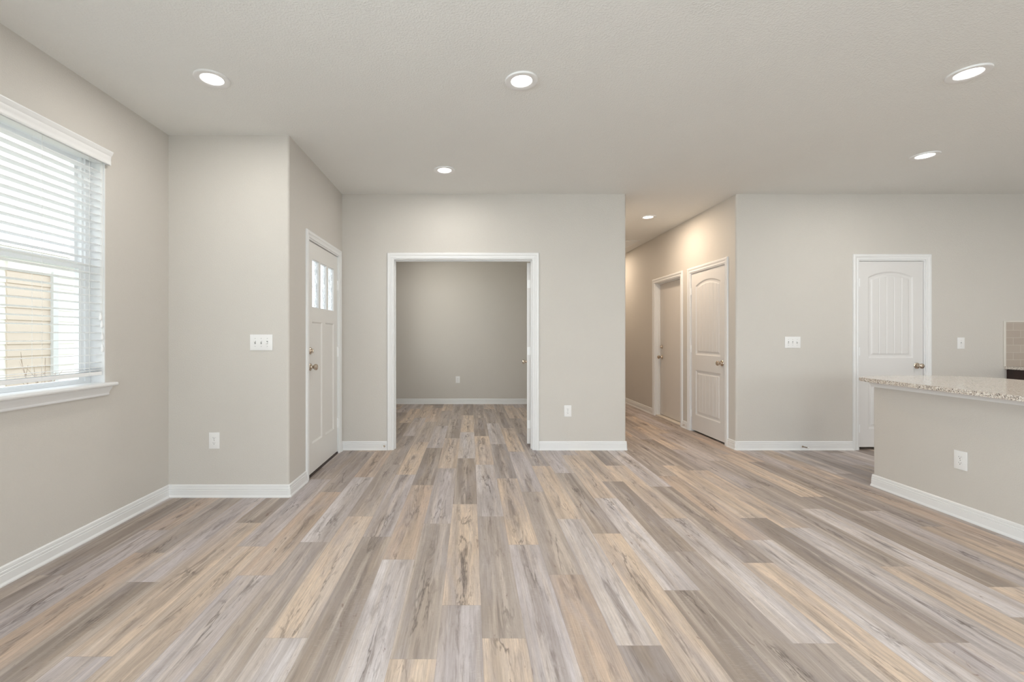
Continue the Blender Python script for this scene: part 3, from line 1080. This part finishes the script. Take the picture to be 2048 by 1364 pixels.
for k, (yy, zb_) in enumerate(((2.790, 1.345), (2.797, 1.30), (2.803, 1.225), (2.800, 1.15))):
    mb = MB()
    xx = XL + 0.000 + 0.003 * (k % 2)
    mb.tube([(xx, yy, 2.30), (xx + 0.002, yy, 1.8), (xx, yy, zb_ + 0.02)], 0.0010, 6)
    lc = bpart(mb, 'lift_cord', CORD)
    mb = MB()
    mb.lathe([(0, 0.020), (0.003, 0.020), (0.004, 0.012), (0.0045, 0.006), (0.0075, 0.0), (0.009, -0.016), (0.007, -0.024), (0, -0.026)], 14, Matrix.Translation((xx, yy, zb_)))
    bpart(mb, 'tassel', SLATM, lc, 40)


# ---- electrical plates
def plate_parts(parent, w_, h_, kind, gangs=1, up=(1,)):
    """built facing local -y, centred on the origin, back on the wall plane y=0"""
    mb = MB()
    mb.box(-w_ / 2, -0.006, -h_ / 2, w_ / 2, 0, h_ / 2, bevel=0.0022)
    mb.build('cover_plate', PLATE, parent, smooth=50)
    for g_ in range(gangs):
        cx = (g_ - (gangs - 1) / 2) * 0.046
        if kind == 'switch':
            mb = MB(); mb.box(cx - 0.0052, -0.0066, -0.012, cx + 0.0052, -0.0059, 0.012)
            mb.build('toggle_slot', plain_cache('toggle_slot_shadow'), parent)
            u = up[g_ % len(up)]
            mb = MB()
            mb.box(-0.0042, -0.014, -0.0045, 0.0042, 0.0, 0.0045, bevel=0.001)
            mb.bm.transform(Matrix.Translation((cx, -0.0052, 0.003 * u)) @ Matrix.Rotation(-0.45 * u, 4, 'X'))
            mb.build('toggle', PLATE, parent)
        else:
            for s in (-1, 1):
                mb = MB()
                pts = []
                for k in range(24):
                    a = 2 * math.pi * k / 24
                    pts.append((cx + 0.0165 * math.cos(a), max(-0.0135, min(0.0135, 0.0165 * math.sin(a)))))
                mb.prism(pts, 0.0, 0.0022)
                mb.bm.transform(Matrix.Translation((0, -0.0058, s * 0.0195)) @ Matrix.Rotation(math.pi / 2, 4, 'X'))
                rc = mb.build('receptacle', PLATE, parent)
                mb = MB()
                zc = s * 0.0195
                mb.box(cx - 0.0075, -0.0084, zc - 0.0005, cx - 0.0055, -0.0079, zc + 0.0075)
                mb.box(cx + 0.0055, -0.0084, zc - 0.0005, cx + 0.0075, -0.0079, zc + 0.0065)
                mb.lathe([(0.0, 0), (0.0028, 0), (0.0028, 0.0005), (0, 0.0005)], 12, Matrix.Translation((cx, -0.0079, zc - 0.0065)) @ Matrix.Rotation(math.pi / 2, 4, 'X'))
                mb.build('slots', SLOT, rc)
        zs = (0.030, -0.030) if kind == 'switch' else (0.0,)
        for z in zs:
            mb = MB()
            mb.lathe([(0.0, 0), (0.0032, 0), (0.0026, 0.0012), (0, 0.0014)], 12, Matrix.Translation((cx, -0.0058, z)) @ Matrix.Rotation(math.pi / 2, 4, 'X'))
            mb.build('screw', RUBBER if kind == 'outlet' else plain_cache('plate_screw'), parent)


_pc = {}


def plain_cache(n):
    if n not in _pc:
        _pc[n] = plain(n, (0.45, 0.45, 0.45) if n == 'plate_screw' else (0.34, 0.34, 0.34), 0.5)
    return _pc[n]


def plate(name, label, cat, loc, rz, w_, h_, kind, gangs=1, up=(1,), group=None):
    t_ = thing(name, label, cat, loc, group, rz)
    plate_parts(t_, w_, h_, kind, gangs, up)
    return t_


plate('light_switch', 'white triple toggle switch plate on the entry wall left of the front door', 'light switch', (-1.588, YE, 1.175), 0, 0.171, 0.120, 'switch', 3, (1, 1, -1))
plate('electrical_outlet', 'white duplex outlet low on the entry wall between window and front door', 'outlet', (-1.945, YE, 0.430), 0, 0.080, 0.124, 'outlet')
plate('electrical_outlet', 'white duplex outlet low on the far wall right of the double doorway', 'outlet', (1.045, YF, 0.420), 0, 0.078, 0.122, 'outlet')
plate('light_switch', 'white triple toggle switch plate between the hallway corner and the pantry door', 'light switch', (3.460, YF, 1.157), 0, 0.168, 0.122, 'switch', 3, (-1, -1, 1))
plate('light_switch', 'white single toggle switch plate right of the pantry door above the counter', 'light switch', (5.268, YF, 1.148), 0, 0.076, 0.122, 'switch', 1, (-1,))
plate('electrical_outlet', 'white duplex outlet low on the office back wall seen through the double doorway', 'outlet', (-0.230, YB, 0.440), 0, 0.075, 0.120, 'outlet')
plate('electrical_outlet', 'white duplex outlet on the half wall under the granite bar top', 'outlet', (XP, 3.018, 0.390), -math.pi / 2, 0.080, 0.125, 'outlet')


# ---- recessed ceiling lights
def downlight(label, x, y, warm=False, power=13, group='recessed ceiling lights'):
    t_ = thing('recessed_light', label, 'ceiling light', (x, y, H), group)
    mb = MB()
    mb.lathe([(0.060, -0.001), (0.064, -0.006), (0.090, -0.011), (0.096, -0.009), (0.098, -0.004), (0.098, 0.0), (0.060, 0.0)], 48, cap=False)
    mb.build('trim_ring', PLATE, t_, smooth=40)
    mb = MB()
    mb.lathe([(0.0, -0.0045), (0.050, -0.004), (0.0615, -0.002), (0.0615, 0.0)], 40, cap=False)
    mb.build('lens', WLENS if warm else LENS, t_, smooth=40)
    area('lamp_glow', (x, y, H - 0.013), (0, 0, 0), 0.12, 0.12, power, (1, 0.80, 0.60) if warm else (1.0, 0.96, 0.90), 'DISK')
    return t_


downlight('recessed ceiling light nearest the left window, above the entry wall', -1.533, 2.669)
downlight('recessed ceiling light in the middle of the front row, above the room centre', 0.305, 2.689)
downlight('recessed ceiling light at the upper right, above the granite bar', 2.892, 2.613)
downlight('small far recessed ceiling light in front of the double doorway', -0.239, 4.135)
downlight('small far recessed ceiling light in front of the pantry door', 3.842, 3.804)
downlight('warm recessed ceiling light inside the hallway', 2.273, 5.762, warm=True, power=30)
for (x, y) in ((-1.5, 0.2), (0.3, 0.2), (2.9, 0.2), (-1.5, -2.0), (1.3, -2.0), (5.6, 2.4), (5.6, 0.2), (4.3, -2.0)):
    downlight('recessed ceiling light behind the viewpoint', x, y, power=36 if x > 5 else 9, group='recessed ceiling lights out of sight')
downlight('warm recessed ceiling light at the far end of the hallway', 2.273, 8.3, warm=True, power=25, group='recessed ceiling lights out of sight')

downlight('added unseen ceiling light filling the office behind the double doorway', -0.55, 7.1, power=15, group='recessed ceiling lights out of sight')  # unseen lamp added to even out the office back wall

# ---- return-air grille on the hallway ceiling
av = thing('air_vent', 'white return air grille on the hallway ceiling', 'air vent', (2.34, 7.43, H))
mb = MB()
pr = [(0, 0), (0, -0.012), (0.03, -0.010), (0.034, 0.0)]
mb.box(-0.36, -0.26, -0.010, -0.33, 0.26, 0).box(0.33, -0.26, -0.010, 0.36, 0.26, 0)
mb.box(-0.33, -0.26, -0.010, 0.33, -0.23, 0).box(-0.33, 0.23, -0.010, 0.33, 0.26, 0)
mb.build('frame', PLATE, av)
mb = MB()
for i in range(22):
    q = -0.225 + i * 0.0208
    mb.box(-0.33, q, -0.009, 0.33, q + 0.012, -0.003)
mb.build('louvres', PLATE, av)

# ---- spring door stops on the baseboards


def door_stop(label, loc, rz):
    t_ = thing('door_stop', label, 'door stop', loc, 'door stops on the baseboards', rz)
    mb = MB()
    pts = []
    mb.lathe([(0, 0), (0.011, 0), (0.010, 0.004), (0.006, 0.006), (0, 0.006)], 16, Matrix.Rotation(math.pi / 2, 4, 'X'))
    mb.build('base', NICKEL, t_)
    mb = MB()
    for k in range(121):
        a = 2 * math.pi * k / 10
        pts.append((0.0055 * math.cos(a), -0.006 - 0.055 * k / 120, 0.0055 * math.sin(a)))
    mb.tube(pts, 0.0013, 6)
    mb.build('spring', NICKEL, t_, smooth=60)
    mb = MB()
    mb.lathe([(0, 0.060), (0.0075, 0.060), (0.0085, 0.068), (0.007, 0.074), (0, 0.075)], 16, Matrix.Rotation(math.pi / 2, 4, 'X'))
    mb.build('tip', PLATE, t_, smooth=50)
    return t_


door_stop('small spring door stop on the baseboard left of the double doorway', (-0.925, YF - 0.0125, 0.045), 0)
door_stop('small spring door stop on the baseboard between hallway corner and pantry door', (3.560, YF - 0.0125, 0.040), 0.25)
door_stop('small spring door stop on the baseboard between the two hallway doors', (XH1 - 0.0125, 5.975, 0.045), -math.pi / 2).scale = (0.6, 0.45, 0.6)

# ---- granite bar top with its supporting moulding
pts = [(3.075, 0.8), (3.075, 1.4), (3.078, 2.0), (3.090, 2.5125), (3.129, 2.967), (3.165, 3.40), (3.190, 3.665), (3.196, 3.700), (3.212, 3.722), (3.24, 3.742),
       (3.38, 3.815), (3.50, 3.848), (3.625, 3.865), (3.80, 3.872), (3.947, 3.862), (4.08, 3.830), (4.183, 3.775), (4.24, 3.70), (4.262, 3.60), (4.264, 3.40), (4.264, 0.8)]
ctp = thing('granite_bar_top', 'speckled granite bar top with rounded end on the kitchen half wall', 'countertop', (3.6, 2.4, CT - 0.03))
mb = MB()
mb.prism(pts, CT - 0.030, CT)
es = [e for e in mb.bm.edges if abs(e.verts[0].co.z - e.verts[1].co.z) < 1e-6]
bmesh.ops.bevel(mb.bm, geom=es, offset=0.004, segments=3, affect='EDGES')
o = mb.build('slab', GRANITE, None, smooth=50)
o.data.transform(Matrix.Translation((-3.6, -2.4, -(CT - 0.03))))
o.parent = ctp
mb = MB()
MP = [(0, 0), (0.012, 0.0), (0.014, 0.010), (0.018, 0.022), (0.026, 0.034), (0.030, 0.044), (0.0, 0.044)]
mb.sweep([(XP, 0.9, CT - 0.0755), (XP, YP - 0.002, CT - 0.0755), (XP + 0.002, YP, CT - 0.0755), (XP + 0.13, YP, CT - 0.0755)], MP, side=1)
struct(mb.build('trim_6', TRIM))

# peninsula base cabinets on the kitchen side
pc = thing('base_cabinet', 'dark espresso base cabinets behind the kitchen half wall', 'cabinet', (3.42, 0.9, 0))
mb = MB(); mb.box(0.001, 0.0, 0.10, 0.60, 2.74, CT - 0.032).box(0.001, 0.0, 0.0, 0.53, 2.74, 0.10)
mb.build('body', ESPRESSO, pc)
for i in range(5):
    a = 0.01 + i * 0.545
    mb = MB(); mb.box(0.601, a, 0.12, 0.621, a + 0.535, CT - 0.05, bevel=0.003)
    dr = mb.build('door', ESPRESSO, pc)
    mb = MB(); mb.lathe([(0, 0), (0.008, 0), (0.006, 0.012), (0.014, 0.020), (0.013, 0.026), (0, 0.028)], 16, aim((0.6212, a + 0.48, 0.70), (1, 0, 0)))
    mb.build('knob', NICKEL, dr, smooth=40)

# ---- kitchen run on the right wall: cabinet, counter, tiles
kx = 5.762
kc = thing('base_cabinet', 'dark espresso base cabinet under the kitchen counter at the right edge', 'cabinet', (kx, YF, 0))
mb = MB(); mb.box(0, -0.60, 0.10, 1.42, -0.001, 0.868).box(0, -0.53, 0, 1.42, -0.001, 0.10)
mb.build('body', ESPRESSO, kc)
for i in range(3):
    a = 0.01 + i * 0.47
    mb = MB(); mb.box(a, -0.621, 0.12, a + 0.46, -0.601, 0.66, bevel=0.003)
    dr = mb.build('door', ESPRESSO, kc)
    mb = MB(); mb.lathe([(0, 0), (0.008, 0), (0.006, 0.012), (0.014, 0.020), (0.013, 0.026), (0, 0.028)], 16, aim((a + 0.05, -0.6212, 0.60), (0, -1, 0)))
    mb.build('knob', NICKEL, dr, smooth=40)
    mb = MB(); mb.box(a, -0.621, 0.68, a + 0.46, -0.601, 0.85, bevel=0.003)
    dr = mb.build('drawer', ESPRESSO, kc)
    mb = MB(); mb.lathe([(0, 0), (0.008, 0), (0.006, 0.012), (0.014, 0.020), (0.013, 0.026), (0, 0.028)], 16, aim((a + 0.23, -0.6212, 0.765), (0, -1, 0)))
    mb.build('knob', NICKEL, dr, smooth=40)
mb = MB(); mb.box(kx - 0.028, YF - 0.64, 0.869, XR - 0.005, YF - 0.001, 0.899, bevel=0.004)
tag(mb.build('kitchen_countertop', GRANITE), 'speckled granite counter on the dark kitchen cabinet below the tiles', 'countertop')
bs = thing('tile_backsplash', 'taupe subway tile backsplash above the kitchen counter', 'backsplash', (5.745, YF, 0.90))
mb = MB(); mb.box(0.0, -0.009, 0.0, 1.45, -0.0005, 0.473)
mb.build('tile_field', TILE, bs)
mb = MB(); mb.box(-0.022, -0.012, 0.0, -0.0005, -0.0005, 0.487, bevel=0.003).box(-0.0004, -0.012, 0.4735, 1.45, -0.0005, 0.487, bevel=0.003)
mb.build('edge_trim', plain('pale_tile_edge', (0.68, 0.65, 0.60), 0.35), bs)

# ---- outside: ground, the neighbouring house and a bare shrub
mb = MB(); mb.box(-30, -25, -0.30, 30, 30, -0.16)
o = mb.build('ground', GROUND); struct(o)
nh = thing('neighbor_house', 'pale beige and white sided house beyond the left window', 'house', (-6.0, 6.2, -0.16))


def siding(mb, x, y0_, y1_, z0_, z1_, step=0.16):
    z = z0_
    while z < z1_ - 1e-4:
        zt = min(z + step, z1_)
        v = [(x - 0.10, z), (x + 0.014, z), (x + 0.002, zt), (x - 0.10, zt)]
        for yy in (0,):
            lo = [mb.bm.verts.new((p, y0_, q)) for p, q in v]
            hi = [mb.bm.verts.new((p, y1_, q)) for p, q in v]
            for k in range(4): mb.bm.faces.new((lo[k], lo[(k + 1) % 4], hi[(k + 1) % 4], hi[k]))
            mb.bm.faces.new(lo[::-1]); mb.bm.faces.new(hi)
        z = zt


mb = MB(); siding(mb, 0.0, -0.38, 0.22, 0, 2.25); mb.build('beige_siding', SIDING, nh)
mb = MB(); siding(mb, -0.02, 0.30, 4.5, 0, 2.45); mb.build('white_siding', WSIDING, nh)
mb = MB(); siding(mb, -0.02, -6.0, -0.38, 0, 2.45); mb.build('white_siding', WSIDING, nh)
mb = MB(); mb.box(-0.10, 0.22, 0, 0.05, 0.30, 2.3); mb.build('corner_board', GREYT, nh)
mb = MB(); mb.box(-0.10, -0.38, 2.25, 0.02, 0.30, 2.45); mb.build('header_board', WSIDING, nh)
mb = MB()
mb.box(-4.0, -6.2, 2.45, 0.12, 4.7, 2.53)
mb.build('eave', WSIDING, nh)
mb = MB()
vs = [(-4.0, 2.53), (0.14, 2.53), (-4.0, 3.1)]
lo = [mb.bm.verts.new((p, -6.2, q)) for p, q in vs]; hi = [mb.bm.verts.new((p, 4.7, q)) for p, q in vs]
for k in range(3): mb.bm.faces.new((lo[k], lo[(k + 1) % 3], hi[(k + 1) % 3], hi[k]))
mb.bm.faces.new(lo[::-1]); mb.bm.faces.new(hi)
mb.build('roof', ROOF, nh)
mb = MB()
r2 = random.Random(3)
for k in range(9):
    a = r2.uniform(0, 6.28); s = r2.uniform(0.05, 0.2)
    p0 = (-4.6, 4.85, -0.165)
    p1 = (-4.6 + 0.5 * s * math.cos(a), 4.85 + 0.5 * s * math.sin(a), 0.35 + r2.uniform(0, 0.25))
    p2 = (-4.6 + s * math.cos(a), 4.85 + s * math.sin(a), 0.75 + r2.uniform(-0.2, 0.25))
    mb.tube([p0, p1, p2], [0.008, 0.006, 0.003], 5)
    for j in range(3):
        b_ = r2.uniform(0, 6.28)
        q0 = Vector(p1).lerp(Vector(p2), r2.uniform(0.1, 0.9))
        q1 = q0 + Vector((0.09 * math.cos(b_), 0.09 * math.sin(b_), 0.12))
        mb.tube([q0, q1], [0.004, 0.002], 5)
tag(mb.build('bare_shrub', BARK), 'small bare twiggy shrub outside the left window', 'shrub')
